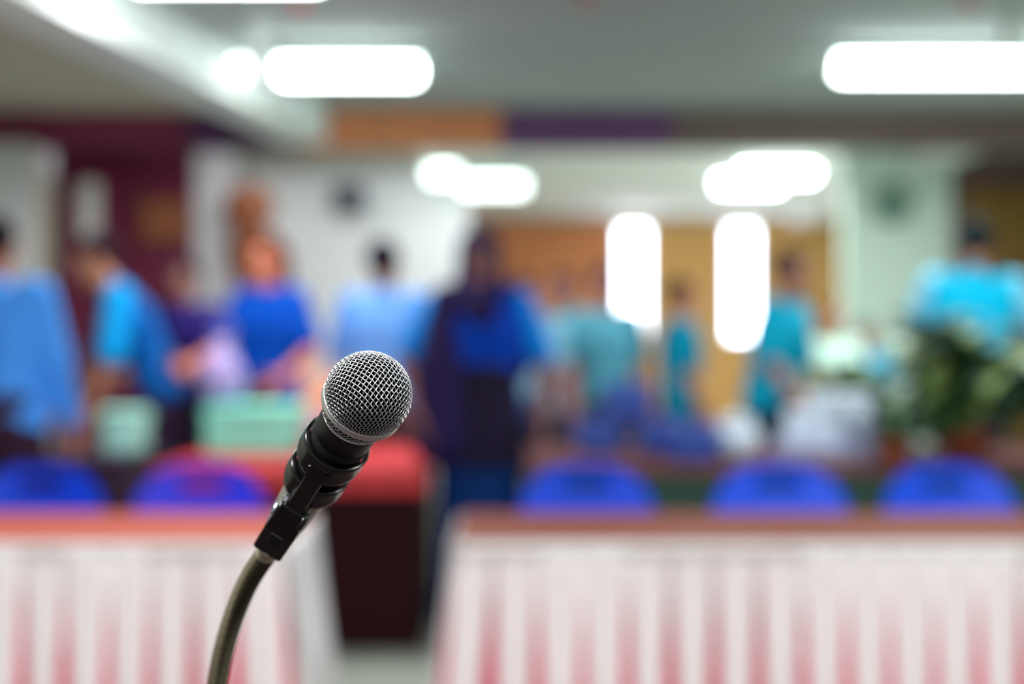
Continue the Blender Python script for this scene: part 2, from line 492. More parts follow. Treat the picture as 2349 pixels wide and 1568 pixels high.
# ------------------------------------------------------------------ front tables with pleated skirts
def front_table(name, x0, x1, y0, y1, top_mat, label, clabel, wedge0, pitch, cat='table', ends=(False, False)):
    zt_, th = 0.75, 0.03
    cx = (x0 + x1) / 2
    t = thing(name, label, 'table', (cx, (y0 + y1) / 2, 0))
    hx, hy = (x1 - x0) / 2, (y1 - y0) / 2
    obj('tabletop', bx(-hx, hx, -hy, hy, zt_ - th, zt_, .006), M[top_mat], t)
    for sx in (-1, 1):
        for sy in (-1, 1):
            bm = bmesh.new()
            tube(bm, [(sx * (hx - .08), sy * (hy - .08), zt_ - th), (sx * (hx - .08), sy * (hy - .08), 0)], .018, 10)
            obj('leg', bm, M['steel'], t)
    obj('apron', bx(-hx + .06, hx - .06, -hy + .06, -hy + .08, zt_ - .1, zt_ - th), M['steel'], t)
    s = thing('table_skirt', clabel, 'tablecloth', (cx, y0, 0))
    # one white satin panel per gather: full width at the top, drawn in below
    ztop, zbot = 0.745, 0.03
    def panel(xa, xb, yfun, seed):
        bm = bmesh.new()
        nx, nz = 12, 14
        rows = []
        apex = .64 + .03 * math.sin(seed * 2.3)
        for k in range(nz + 1):
            z = ztop + (zbot - ztop) * k / nz
            f = max(0, (apex - z) / apex)
            open_ = .56 * (f ** .8) * (1 + .12 * math.sin(seed * 1.7)) * (xb - xa)
            a, b = xa + open_ / 2, xb - open_ / 2
            row = []
            for i in range(nx + 1):
                q = i / nx
                x = a + (b - a) * q
                bulge = .018 * math.sin(PI * q) * (0.35 + f) + .004 * math.sin(6 * PI * q + seed) * (1 - .4 * f)
                yy, xx = yfun(x, bulge, z)
                row.append(bm.verts.new((xx, yy, z)))
            rows.append(row)
        for r0, r1 in zip(rows, rows[1:]):
            for i in range(nx):
                bm.faces.new((r0[i], r0[i + 1], r1[i + 1], r1[i]))
        bmesh.ops.solidify(bm, geom=bm.faces[:], thickness=.002)
        return bm
    def flare(z):
        return .08 * ((ztop - z) / ztop)
    def yfront(x, b, z):
        e = 1 if x > 0 else -1
        q = abs(x) / hx
        xx = x + (e * flare(z) * max(0, (q - .8) / .2) if ends[0 if e < 0 else 1] else 0)
        return -.012 - b - .35 * flare(z), xx
    xs = [-hx]
    g = wedge0 - cx
    while g > -hx + pitch * .6:
        g -= pitch
    g = g if g > -hx else g + pitch
    while g < hx - pitch * .4:
        xs.append(g)
        g += pitch
    xs.append(hx)
    for i, (a, b) in enumerate(zip(xs, xs[1:])):
        obj('white_panel', panel(a, b, yfront, i), M['cloth_white'], s, True)
    # pink satin lining behind, following the same flare
    bm = bmesh.new()
    nx = int(2 * hx / .02)
    rows = []
    for k in range(8):
        z = ztop - .01 + (zbot + .01 - ztop) * k / 7
        row = []
        for i in range(nx + 1):
            x = -hx + 2 * hx * i / nx
            yy, xx = yfront(x, -.010 + .003 * math.sin(i * 1.3), z)
            row.append(bm.verts.new((xx, yy, z)))
        rows.append(row)
    for r0, r1 in zip(rows, rows[1:]):
        for i in range(nx):
            bm.faces.new((r0[i], r0[i + 1], r1[i + 1], r1[i]))
    obj('pink_lining', bm, M['cloth_pink'], s, True)
    # gathered heading tape
    bm = bmesh.new()
    rows = []
    for k, z in enumerate((.752, .742, .728, .715)):
        rows.append([bm.verts.new((-hx + 2 * hx * i / (nx * 2), -.018 - (.004 if k in (1, 2) else 0) - .0025 * math.sin(i * 1.9), z)) for i in range(nx * 2 + 1)])
    for r0, r1 in zip(rows, rows[1:]):
        for i in range(nx * 2):
            bm.faces.new((r0[i], r0[i + 1], r1[i + 1], r1[i]))
    bmesh.ops.solidify(bm, geom=bm.faces[:], thickness=.002)
    obj('heading_tape', bm, M['cloth_white'], s, True)
    # returns at the ends
    for e in (0, 1):
        if not ends[e]:
            continue
        sg = -1 if e == 0 else 1
        def yside(x, b, z, sg=sg):
            return 0.0 + x, sg * (hx + .006 + b + flare(z))
        n = 5
        for i in range(n):
            a = i * (2 * hy) / n
            obj('white_panel', panel(a, a + 2 * hy / n, lambda x, b, z: yside(x, b, z), i + 20), M['cloth_white'], s, True)
    return t

DT = 3.65
front_table('front_table', X(-330, DT), X(642, DT), DT, 4.27, 'brown_top_lit', 'brown table with painted reflection on top at left behind the microphone',
            'white pleated skirt with pink inserts on the left table', X(55, DT), 98 * DT / F, ends=(False, True))
front_table('front_table', X(1045, DT), X(2620, DT), DT, 4.27, 'brown_top', 'long brown topped table at right of the gap',
            'white pleated skirt with pink inserts on the right table', X(1235, DT), 100.5 * DT / F, ends=(True, False))

# ------------------------------------------------------------------ chairs
def make_chair(m, label, slot=True):
    t = thing('plastic_chair', label, 'chair', (0, 0, 0), 0, 'blue plastic chairs behind the front tables')
    # back (faces -y, towards the camera) as a curved rounded shell with a hand slot
    bm = bmesh.new()
    nx, nz = 20, 14
    grid = []
    for k in range(nz + 1):
        f = k / nz
        z = .46 + .38 * f
        row = []
        for i in range(nx + 1):
            q = -1 + 2 * i / nx
            hwid = .245 * (1 - .07 * (1 - f))
            # superelliptic top
            zz = z - (.11 * f ** 2.2) * abs(q) ** 3.6
            x = q * hwid * (1 - .10 * max(0, f - .7) / .3 * abs(q))
            y = .20 + .05 * f - .05 * (q * q)
            row.append(bm.verts.new((x, y, zz)))
        grid.append(row)
    for k in range(nz):
        for i in range(nx):
            if slot and k == 11 and 7 <= i <= 12:
                continue
            bm.faces.new((grid[k][i], grid[k][i + 1], grid[k + 1][i + 1], grid[k + 1][i]))
    bmesh.ops.solidify(bm, geom=bm.faces[:], thickness=.012)
    obj('backrest', bm, m, t, True)
    # seat
    bm = bmesh.new()
    grid = []
    for k in range(11):
        f = k / 10
        row = []
        for i in range(13):
            q = -1 + 2 * i / 12
            x = q * .22 * (1 - .08 * f)
            y = -.21 + .41 * f
            z = .45 - .02 * (1 - q * q) * math.sin(PI * f) - .03 * max(0, 1 - f * 5) ** 2
            row.append(bm.verts.new((x, y, z)))
        grid.append(row)
    for k in range(10):
        for i in range(12):
            bm.faces.new((grid[k][i], grid[k][i + 1], grid[k + 1][i + 1], grid[k + 1][i]))
    bmesh.ops.solidify(bm, geom=bm.faces[:], thickness=.012)
    obj('seat', bm, m, t, True)
    for sx in (-1, 1):
        for y0, y1 in ((-.17, -.21), (.17, .23)):
            bm = bmesh.new()
            tube(bm, [(sx * .18, y0, .43), (sx * .195, (y0 + y1) / 2, .22), (sx * .21, y1, 0)], .012, 10)
            obj('leg', bm, M['chrome'], t, True)
        bm = bmesh.new()
        tube(bm, [(sx * .17, .17, .425), (sx * .175, .215, .46), (sx * .18, .235, .62)], .01, 8)
        obj('back_support', bm, M['chrome'], t, True)
    return t

def copy_tree(o, parent=None):
    c = o.copy()
    C.objects.link(c)
    if parent:
        c.parent = parent
    for ch in o.children:
        copy_tree(ch, c)
    return c

ca = make_chair(M['purple_lit_plastic'], 'blue plastic chair tinted as purple-lit behind the left table, nearer the microphone')
cb = make_chair(M['blue_plastic'], 'deep blue plastic chair behind left table, at the photo edge')
DC = 4.66
for i, (o, u, d) in enumerate(((ca, 462, DC), (cb, 92, DC))):
    o.location = (X(u, d + .22), d, 0)
for u, lab, rz in ((1350, 'blue plastic chair behind the right table, next to the gap', 2), (1782, 'darker blue plastic chair, middle of three behind the right table', -2),
                   (2180, 'blue plastic chair behind right table, in front of the plants', 3)):
    c = copy_tree(cb)
    c.location = (X(u, DC + .22), DC, 0)
    c.rotation_euler.z = R(rz)
    c['label'] = lab

# ------------------------------------------------------------------ second row tables
def desk(name, x0, x1, y0, y1, top, front, label, cloth=None, clabel=None):
    cx, cy = (x0 + x1) / 2, (y0 + y1) / 2
    hx, hy = (x1 - x0) / 2, (y1 - y0) / 2
    t = thing(name, label, 'table', (cx, cy, 0))
    obj('tabletop', bx(-hx, hx, -hy, hy, .715, .745, .005), M[top], t)
    obj('front_panel', bx(-hx + .015, hx - .015, -hy + .015, -hy + .035, .02, .715, .003), M[front], t)
    obj('side_panel', bx(hx - .035, hx - .015, -hy + .035, hy - .02, .0, .715, .003), M[front], t)
    obj('side_panel', bx(-hx + .015, -hx + .035, -hy + .035, hy - .02, .0, .715, .003), M[front], t)
    if cloth:
        bm = bmesh.new()
        nx, ny = 30, 24
        rows = []
        for j in range(ny + 1):
            row = []
            y = -hy - .10 + (2 * hy + .12) * j / ny
            for i in range(nx + 1):
                x = -hx - .08 + (2 * hx + .16) * i / nx
                drop = max(0, abs(x) - hx - .004) + max(0, -y - hy - .004)
                xx = max(-hx - .008, min(hx + .008, x))
                yy = max(-hy - .008, y)
                row.append(bm.verts.new((xx, yy - (.006 * math.sin(x * 40) if drop > .02 else 0), .75 - drop)))
            rows.append(row)
        for r0, r1 in zip(rows, rows[1:]):
            for i in range(nx):
                bm.faces.new((r0[i], r0[i + 1], r1[i + 1], r1[i]))
        c = tag(obj('tablecloth', bm, M[cloth], None, True), clabel, 'tablecloth')
        c.location = (cx, cy, 0)
    return t

D2 = 5.74
desk('long_table', X(345, D2), X(968, D2), D2, 6.95, 'dim_top', 'dark_maroon', 'dark maroon fronted table running away from the gap',
     'red_cloth', 'red cloth covering the dark table behind the microphone')
desk('side_table', X(-250, 6.3), X(300, 6.3), 6.3, 6.95, 'dark_purple', 'dark_purple', 'dark purple table behind the leftmost blue chair')
desk('long_table', X(1205, D2), X(2620, D2), D2 + .06, 7.1, 'dim_top', 'dark_green', 'dull brown table with green front behind right chairs')

# containers on the tables
def basket(x, y, z, wx, wy, h, m, label, name='basket', group=None, rz=0, lid=False):
    t = thing(name, label, name.split('_')[-1], (x, y, z), R(rz), group)
    bm = bmesh.new()
    box(bm, -wx / 2, wx / 2, -wy / 2, wy / 2, 0, h, .03)
    if not lid:
        top = [f for f in bm.faces if f.normal.z > .95 and f.calc_area() > wx * wy * .3]
        bmesh.ops.inset_region(bm, faces=top, thickness=.012)
        bmesh.ops.translate(bm, verts=list({v for f in top for v in f.verts}), vec=(0, 0, -h * .8))
    else:
        obj('lid', bx(-wx / 2 + .004, wx / 2 - .004, -wy / 2 + .004, wy / 2 - .004, h - .01, h + .012, .006), m, t)
    obj('body', bm, m, t)
    bm = bmesh.new()
    pts = [(wx / 2 * math.copysign(abs(math.cos(a)) ** .4, math.cos(a)), wy / 2 * math.copysign(abs(math.sin(a)) ** .4, math.sin(a)), h) for a in [2 * PI * k / 32 for k in range(32)]]
    tube(bm, pts, .010, 8, closed=True)
    obj('rim', bm, m, t, True)
    for s in (-1, 1):
        bm = bmesh.new()
        tube(bm, [(s * (wx / 2 + .005), -.05, h - .03), (s * (wx / 2 + .03), -.04, h - .02), (s * (wx / 2 + .03), .04, h - .02), (s * (wx / 2 + .005), .05, h - .03)], .007, 6)
        obj('handle', bm, m, t, True)
    return t
basket(X(588, 6.5), 6.5, .752, .42, .30, .21, M['mint'], 'mint green lidded plastic tub on the red cloth', lid=True)
basket(X(288, 6.6), 6.6, .747, .18, .2, .19, M['mint_pale'], 'small pale mint basket on the dark purple table')
basket(X(770, 6.5), 6.45, .752, .17, .17, .15, M['lilac'], 'lilac plastic tub on the red cloth behind microphone', 'tub')

def paper_bag(x, y, z, wx, wy, h, m, label):
    t = thing('paper_bag', label, 'bag', (x, y, z))
    bm = bmesh.new()
    lo = [bm.verts.new((a * wx / 2, b * wy / 2, 0)) for a, b in ((-1, -1), (1, -1), (1, 1), (-1, 1))]
    hi = [bm.verts.new((a * wx / 2 * 1.04, b * wy / 2 * .8, h)) for a, b in ((-1, -1), (1, -1), (1, 1), (-1, 1))]
    mid = [bm.verts.new((a * wx / 2, b * wy / 2 * .9, h * .5)) for a, b in ((-1, -1), (1, -1), (1, 1), (-1, 1))]
    mid[1].co.x -= .015
    bm.faces.new(lo)
    for a, b in ((lo, mid), (mid, hi)):
        for i in range(4):
            bm.faces.new((a[i], a[(i + 1) % 4], b[(i + 1) % 4], b[i]))
    obj('body', bm, m, t)
    for s in (-1, 1):
        bm = bmesh.new()
        tube(bm, [(-wx * .25, s * wy * .4, h - .02), (-wx * .2, s * wy * .35, h + .06), (wx * .2, s * wy * .35, h + .06), (wx * .25, s * wy * .4, h - .02)], .003, 6)
        obj('handle', bm, M['cloth_white'], t, True)
    return t
paper_bag(X(745, 6.8), 6.8, .752, .20, .12, .36, M['peach'], 'peach paper bag standing on the far end of red cloth')
# stack of foam boxes, lavender folders
gx, gd = 1935, 6.4
for i, (du, dy, z, w_) in enumerate(((-70, 0, 0, .24), (70, .05, 0, .25), (-68, .02, .075, .23), (64, .0, .075, .24), (-5, .03, .15, .24))):
    t = thing('foam_box', ['white foam box, bottom left of the pile on green-fronted table', 'white foam box, bottom right of the pile', 'white foam box, left of the second layer', 'white foam box, right of the second layer', 'white foam box on top of the pile'][i],
              'box', (X(gx + du, gd), gd + dy, .805 + z), R([4, -8, -3, 6, 12][i]), 'white foam boxes in a pile')
    obj('tray', bx(-w_ / 2, w_ / 2, -.1, .1, 0, .036, .008), M['foam'], t)
    obj('lid', bx(-w_ / 2, w_ / 2, -.1, .1, .038, .073, .012), M['foam'], t)
for i in range(3):
    f = thing('folder', ['lavender folder lowest under the foam boxes', 'lavender folder in the middle under the foam boxes', 'lavender folder directly under the foam boxes'][i], 'folder', (X(gx, gd), gd, .746 + i * .0195), R(2 * i - 2))
    obj('cover', bx(-.3, .3, -.16, .16, .0, .003), M['pale_lav'], f)
    obj('cover', bx(-.3, .3, -.16, .16, .015, .018), M['pale_lav'], f)
    obj('paper', bx(-.29, .29, -.15, .15, .003, .015), M['foam'], f)
# blue crates
for i, (u, z, dy, rz) in enumerate(((1372, 0, 0, 3), (1508, 0, .0, -4), (1440, .162, .0, 2), (1560, 0.0, -.42, 6))):
    basket(X(u, 6.6), 6.6 + dy, .746 + z, .19, .24, .15, M['crate'], ['blue crate, lower left of the stack on green-fronted table', 'blue crate, lower right of the stack on green-fronted table', 'blue crate on top of two others', 'blue crate standing alone nearer the white jar'][i], 'plastic_crate', 'blue crates', rz)
jar = thing('white_jar', 'round white jar on the table between crates and boxes', 'jar', (X(1690, 6.3), 6.3, .746))
obj('body', lathe(bmesh.new(), [(0, 0), (.07, 0), (.1, .05), (.1, .11), (.07, .15), (0, .15)], 28), M['foam'], jar, True)
obj('lid', lathe(bmesh.new(), [(0, .15), (.075, .15), (.075, .175), (.02, .18), (.015, .2), (0, .2)], 28), M['foam'], jar, True)

# ------------------------------------------------------------------ plants
def leaf_mesh(L, W):
    bm = bmesh.new()
    n = 6
    mid, le, ri = [], [], []
    for i in range(n + 1):
        f = i / n
        w_ = W / 2 * math.sin(PI * min(1, f * .97 + .02)) ** .8
        x = L * f
        z = .18 * L * math.sin(PI * f * .6) - .25 * L * f * f
        mid.append(bm.verts.new((x, 0, z - .0)))
        le.append(bm.verts.new((x, w_, z + .15 * w_)))
        ri.append(bm.verts.new((x, -w_, z + .15 * w_)))
    for i in range(n):
        bm.faces.new((mid[i], mid[i + 1], le[i + 1], le[i]))
        bm.faces.new((ri[i], ri[i + 1], mid[i + 1], mid[i]))
    me = bpy.data.meshes.new('leaf')
    bm.to_mesh(me)
    bm.free()
    for p in me.polygons:
        p.use_smooth = True
    return me

def plant(x, y, z, h, spread, nleaf, label, mats, potr=.12, poth=.2, seed=1, L=.2):
    rnd = random.Random(seed)
    t = thing('potted_plant', label, 'plant', (x, y, z))
    obj('pot', lathe(bmesh.new(), [(0, 0), (potr * .7, 0), (potr, poth * .9), (potr * 1.08, poth * .9), (potr * 1.08, poth), (potr * .92, poth), (potr * .9, poth * .88), (0, poth * .88)], 24), M['terracotta'], t, True)
    obj('soil', lathe(bmesh.new(), [(0, poth * .9), (potr * .88, poth * .9), (0, poth * .92)], 20), M['soil'], t)
    mes = []
    for m in mats:
        me = leaf_mesh(L, L * .42)
        me.materials.append(M[m])
        mes.append(me)
    stems = []
    for i in range(7):
        a = rnd.random() * 2 * PI
        top = Vector((math.cos(a) * spread * rnd.uniform(.3, .9), math.sin(a) * spread * rnd.uniform(.3, .9), poth + (h - poth) * rnd.uniform(.6, 1)))
        p0 = Vector((math.cos(a) * .03, math.sin(a) * .03, poth * .88))
        p1 = Vector((top.x * .35, top.y * .35, (p0.z + top.z) * .55))
        bm = bmesh.new()
        tube(bm, [p0, p1, top], [.008, .006, .004], 6)
        obj('stem', bm, M['leaf_dark'], t, True)
        stems.append((p0, p1, top))
    for i in range(nleaf):
        p0, p1, top = stems[i % 7]
        f = rnd.uniform(.1, 1)
        p = p0.lerp(p1, f * 2) if f < .5 else p1.lerp(top, f * 2 - 1)
        l = bpy.data.objects.new('leaf', mes[rnd.randrange(len(mes))])
        C.objects.link(l)
        l.parent = t
        l.location = p
        s = rnd.uniform(.7, 1.15)
        l.scale = (s, s, s)
        l.rotation_euler = (rnd.uniform(-.5, .5), rnd.uniform(-.7, .5), rnd.random() * 2 * PI)
    return t
plant(X(2215, 6.25), 6.25, .746, .56, .36, 300, 'broad leafy green plant in a clay pot before the cyan-shirted man', ['leaf', 'leaf_dark', 'leaf_light'], seed=3, poth=.13, L=.25)
plant(X(2440, 6.0), 6.0, .746, .46, .24, 130, 'dark green plant in a clay pot at the right edge', ['leaf_dark', 'leaf_dark', 'leaf'], seed=5, poth=.13, L=.23)
plant(X(2055, 5.95), 5.98, .746, .28, .17, 90, 'low dark green plant beside the foam boxes', ['leaf_dark', 'leaf'], seed=8, potr=.08, poth=.1, L=.14)
plant(X(1975, 6.9), 6.9, .746, .40, .2, 90, 'yellow-green plant behind the foam boxes', ['leaf_light', 'leaf'], seed=9, potr=.1, poth=.14)

# ------------------------------------------------------------------ people
ico = bmesh.new()
bmesh.ops.create_icosphere(ico, subdivisions=2, radius=1.0)
ICO = [v.co.copy() for v in ico.verts]
ICOF = [[v.index for v in f.verts] for f in ico.faces]
ico.free()

def capsule(bm, p0, r0, p1, r1):
    vs = [bm.verts.new(Vector(p0) + c * r0) for c in ICO] + [bm.verts.new(Vector(p1) + c * r1) for c in ICO]
    r = bmesh.ops.convex_hull(bm, input=vs)
    g = [e for e in r['geom_interior'] + r['geom_unused'] if isinstance(e, bmesh.types.BMVert) and e.is_valid]
    if g:
        bmesh.ops.delete(bm, geom=list(set(g)), context='VERTS')

def ellip(bm, c, rx, ry, rz, M3=None):
    vs = []
    for q in ICO:
        v = Vector((q.x * rx, q.y * ry, q.z * rz))
        if M3 is not None:
            v = M3 @ v
        vs.append(bm.verts.new(Vector(c) + v))
    for f in ICOF:
        bm.faces.new([vs[i] for i in f])

def fuse(bm, voxel, it=3, fac=.5):
    me = bpy.data.meshes.new('tmp')
    bm.to_mesh(me)
    bm.free()
    o = bpy.data.objects.new('tmp', me)
    C.objects.link(o)
    a = o.modifiers.new('r', 'REMESH')
    a.mode = 'VOXEL'
    a.voxel_size = voxel
    a.use_smooth_shade = True
    s = o.modifiers.new('s', 'SMOOTH')
    s.iterations = it
    s.factor = fac
    dg = bpy.context.evaluated_depsgraph_get()
    r = bpy.data.meshes.new_from_object(o.evaluated_get(dg))
    bpy.data.objects.remove(o)
    bpy.data.meshes.remove(me)
    return r

skins = {}
def flat(kind, col, **kw):
    key = (kind, col)
    if key not in skins:
        skins[key] = mat(kind, col, kw.get('rough', .7), noise=kw.get('noise', .05), scale=8, spec=.3 if kind == 'skin' else .08)
    return skins[key]

def person(x, y, face, h, label, shirt, pants=(40, 40, 60), skin=(176, 118, 92), hair=(28, 20, 26), lean=0, side=0,
           ua=((-.25, 0, -1), (.25, 0, -1)), fa=((-.1, -.4, -1), (.1, -.4, -1)), sleeve=.75, long_hair=0, scarf=None, skirt=None,
           apron=None, sleeve_col=None, head_turn=0, head_tilt=0, group=None, stride=0.0, female=False):
    """face: 0 looks at the camera (-y), positive turns counter-clockwise. lean/side in degrees at the hips."""
    S = h / 1.72
    t = thing('person', label, 'person', (x, y, 0), R(face), group)
    hip = Vector((0, 0, .93))
    RL = Matrix.Rotation(R(lean), 3, 'X') @ Matrix.Rotation(R(side), 3, 'Y')
    def up(p):
        return hip + RL @ (Vector(p) - hip)
    sw = .165 if female else .185
    neck = up((0, .01, 1.49))
    RH = Matrix.Rotation(R(head_turn), 3, 'Z') @ Matrix.Rotation(R(lean * .55 + head_tilt), 3, 'X')
    headc = up((0, -.015, 1.60))
    def hd(p):
        return headc + RH @ Vector(p)
    torso = []
    for s in (-1, 1):
        torso += [((s * .085, .0, .93), .105, (s * .06, 0, 1.10), .098), ((s * .06, 0, 1.10), .098, (s * .085, 0, 1.30), .112),
                  ((s * .085, 0, 1.30), .105, (s * (sw - .035), .005, 1.41), .062)]
    torso.append(((0, .01, 1.28), .11, (0, .01, 1.40), .07))
    if female:
        for s in (-1, 1):
            torso.append(((s * .07, -.06, 1.27), .065, (s * .06, -.02, 1.2), .06))
    joints = {}
    arms = []
    for k, s in enumerate((-1, 1)):
        sh = up((s * sw, .005, 1.41))
        a = Vector(ua[k]).normalized()
        f = Vector(fa[k]).normalized()
        el = sh + a * .28
        wr = el + f * .245
        joints[s] = (sh, el, wr, a, f)
        arms.append(((sh, .052), (el, .038), (wr, .026)))
    legs = []
    for k, s in enumerate((-1, 1)):
        st = stride * s
        hj = Vector((s * .09, 0, .92))
        kn = Vector((s * .095, -.02 - st * .5, .50))
        an = Vector((s * .10, .02 + -st, .085))
        legs.append((hj, kn, an))
    # body
    bm = bmesh.new()
    for p0, r0, p1, r1 in torso:
        capsule(bm, up(p0), r0, up(p1), r1)
    capsule(bm, up((0, .01, 1.40)), .06, headc + RH @ Vector((0, .01, -.06)), .052)
    ellip(bm, hd((0, .01, .035)), .074, .092, .085, RH)
    ellip(bm, hd((0, -.012, -.035)), .056, .068, .075, RH)
    capsule(bm, hd((0, -.088, .01)), .010, hd((0, -.104, -.028)), .015)
    capsule(bm, hd((0, -.070, -.095)), .022, hd((0, -.05, -.08)), .03)
    for s in (-1, 1):
        ellip(bm, hd((s * .078, .012, -.005)), .012, .022, .034, RH)
        capsule(bm, hd((s * .045, -.075, .035)), .012, hd((s * .015, -.083, .033)), .012)
    for (a, ra), (b, rb), (c_, rc) in arms:
        capsule(bm, a, ra, b, rb)
        capsule(bm, b, rb * 1.08, c_, rc)
    for k, s in enumerate((-1, 1)):
        sh, el, wr, a, f = joints[s]
        # hand: palm, four fingers, thumb
        nrm = f.cross(Vector((0, 1, 0)))
        if nrm.length < .1:
            nrm = f.cross(Vector((1, 0, 0)))
        nrm.normalize()
        wd = f.cross(nrm).normalized()
        if wd.y > 0:
            wd = -wd
        inn = f.cross(wd).normalized() * (1 if True else -1)
        if inn.x * s > 0:
            inn = -inn
        for q in (-.024, .0, .024):
            capsule(bm, wr + wd * q * .6, .018, wr + f * .085 + wd * q, .013)
        for q, L in ((-.033, .062), (-.011, .075), (.011, .08), (.033, .07)):
            k0 = wr + f * .085 + wd * q
            k1 = k0 + (f * .85 + inn * .35).normalized() * L * .5
            k2 = k1 + (f * .5 + inn * .8).normalized() * L * .5
            capsule(bm, k0, .0095, k1, .009)
            capsule(bm, k1, .009, k2, .0078)
        b0 = wr + f * .025 + wd * .022
        b1 = b0 + (f * .6 + wd * .8 + inn * .2).normalized() * .045
        b2 = b1 + (f * .9 + wd * .25 + inn * .4).normalized() * .035
        capsule(bm, b0, .014, b1, .0115)
        capsule(bm, b1, .0115, b2, .009)
    for hj, kn, an in legs:
        capsule(bm, hj, .088, kn, .055)
        capsule(bm, kn, .056, an, .036)
        capsule(bm, an + Vector((0, .02, -.045)), .034, an + Vector((0, -.14, -.055)), .026)
    sk = flat('skin', skin, rough=.55)
    o = obj('body', fuse(bm, .0115, 4), sk, t, True)
    # shirt
    bm = bmesh.new()
    for p0, r0, p1, r1 in torso:
        capsule(bm, up(p0), r0 + .014, up(p1), r1 + .014)
    capsule(bm, up((0, .01, 1.38)), .075, up((0, .01, 1.455)), .062)
    for k, s in enumerate((-1, 1)):
        sh, el, wr, a, f = joints[s]
        if not sleeve_col:
            e = sh + a * .28 * min(1, sleeve)
            capsule(bm, sh, .066, e, .060)
            if sleeve > 1:
                capsule(bm, el, .056, el + f * .245 * (sleeve - 1), .042)
    so = obj('shirt', fuse(bm, .015), flat('shirt_cloth', shirt), t, True)
    if sleeve_col:
        for k, s in enumerate((-1, 1)):
            sh, el, wr, a, f = joints[s]
            bm = bmesh.new()
            capsule(bm, sh, .072, sh + a * .28 * sleeve, .064)
            obj('sleeve', fuse(bm, .015), flat('shirt_cloth', sleeve_col), t, True)
    if apron:
        bm = bmesh.new()
        lathe(bm, [(0, .74), (.205, .74), (.20, .9), (.175, 1.05), (.165, 1.16), (0, 1.16)], 28, Matrix.Diagonal((1, .88, 1, 1)))
        obj('jacket', fuse(bm, .018), flat('jacket_cloth', apron), t, True)
    # legs' cloth
    bm = bmesh.new()
    if skirt:
        lathe(bm, [(0, .06), (.17, .06), (.19, .07), (.185, .5), (.175, .88), (.165, 1.03), (0, 1.03)], 28, Matrix.Diagonal((1, .85, 1, 1)))
        obj('skirt', fuse(bm, .018), flat('skirt_cloth', skirt), t, True)
    else:
        capsule(bm, (-.08, 0, .93), .122, (.08, 0, .93), .122)
        capsule(bm, (-.07, 0, 1.0), .115, (.07, 0, 1.0), .115)
        for hj, kn, an in legs:
            capsule(bm, hj, .104, kn, .074)
            capsule(bm, kn, .074, an + Vector((0, 0, .02)), .058)
        obj('trousers', fuse(bm, .016), flat('trouser_cloth', pants), t, True)
    for hj, kn, an in legs:
        bm = bmesh.new()
        capsule(bm, an + Vector((0, .02, -.04)), .044, an + Vector((0, -.15, -.051)), .033)
        for v in bm.verts:
            v.co.z = max(0.0, v.co.z)
        obj('shoe', fuse(bm, .012), flat('shoe_leather', (40, 34, 36)), t, True)
    # hair
    bm = bmesh.new()
    if scarf:
        ellip(bm, hd((0, .022, .035)), .098, .112, .108, RH)
        capsule(bm, hd((0, .05, -.02)), .10, up((0, .07, 1.38)), .12)
        capsule(bm, up((-.05, .06, 1.40)), .11, up((-.13, .05, 1.02)), .11)
        capsule(bm, up((.05, .06, 1.40)), .11, up((.10, .06, 1.15)), .11)
        capsule(bm, up((-.13, -.01, 1.42)), .085, up((-.17, -.08, 1.15)), .10)
        capsule(bm, up((-.17, -.08, 1.15)), .10, up((-.16, -.09, .86)), .13)
        capsule(bm, up((.13, .03, 1.42)), .085, up((.16, .03, 1.2)), .09)
        capsule(bm, hd((0, -.01, -.11)), .06, up((0, -.06, 1.38)), .085)
        obj('head_scarf', fuse(bm, .014), flat('scarf_cloth', scarf), t, True)
    else:
        ellip(bm, hd((0, .028, .05)), .088, .098, .092, RH)
        capsule(bm, hd((0, -.03, .09)), .038, hd((0, .03, .095)), .05)
        if long_hair:
            for s in (-1, 0, 1):
                capsule(bm, hd((s * .045, .06, .02)), .05, hd((s * .05, .075, -.10)) + Vector((0, 0, -long_hair)), .036)
        obj('hair', fuse(bm, .011), flat('hair', tuple(int(q * .7) for q in hair), rough=.8), t, True)
    for s in (-1, 1):
        bm = bmesh.new()
        bmesh.ops.create_uvsphere(bm, u_segments=12, v_segments=8, radius=.0105)
        e = obj('eye', bm, [flat('eye_white', (230, 226, 220), rough=.3), flat('eye_dark', (24, 16, 14), rough=.2)], t, True)
        for p in e.data.polygons:
            if p.center.y < -.0078:
                p.material_index = 1
        e.location = hd((s * .03, -.0735, .012))
        e.rotation_euler = RH.to_euler()
    bm = bmesh.new()
    ellip(bm, (0, 0, 0), .023, .008, .007)
    e = obj('mouth', bm, flat('lips', (150, 70, 70)), t, True)
    e.location = hd((0, -.078, -.058))
    e.rotation_euler = RH.to_euler()
    t.scale = (S, S, S)
    return t

FW = 'people standing around the hall tables'
# 1 man at the left edge, side on
person(X(-4, 5.4), 5.4, 168, 1.74, 'person at the left edge seen from behind in a light blue long-sleeved shirt', (70, 146, 236), (52, 30, 46), side=5, lean=6,
       ua=((-.22, -.12, -1), (.22, -.12, -1)), fa=((-.05, -.35, -1), (.05, -.35, -1)), sleeve=1.9, hair=(28, 20, 34))
# 2 bending person in bright blue
person(X(375, 7.4), 7.4, -75, 1.88, 'person bending left over the dark table in a bright blue shirt', (6, 84, 160), (50, 30, 56), sleeve_col=(12, 150, 222), lean=26,
       ua=((-.15, -.25, -1), (.2, -.1, -1)), fa=((0, -.6, -.8), (.0, -.4, -1)), sleeve=1.0, hair=(64, 36, 50))
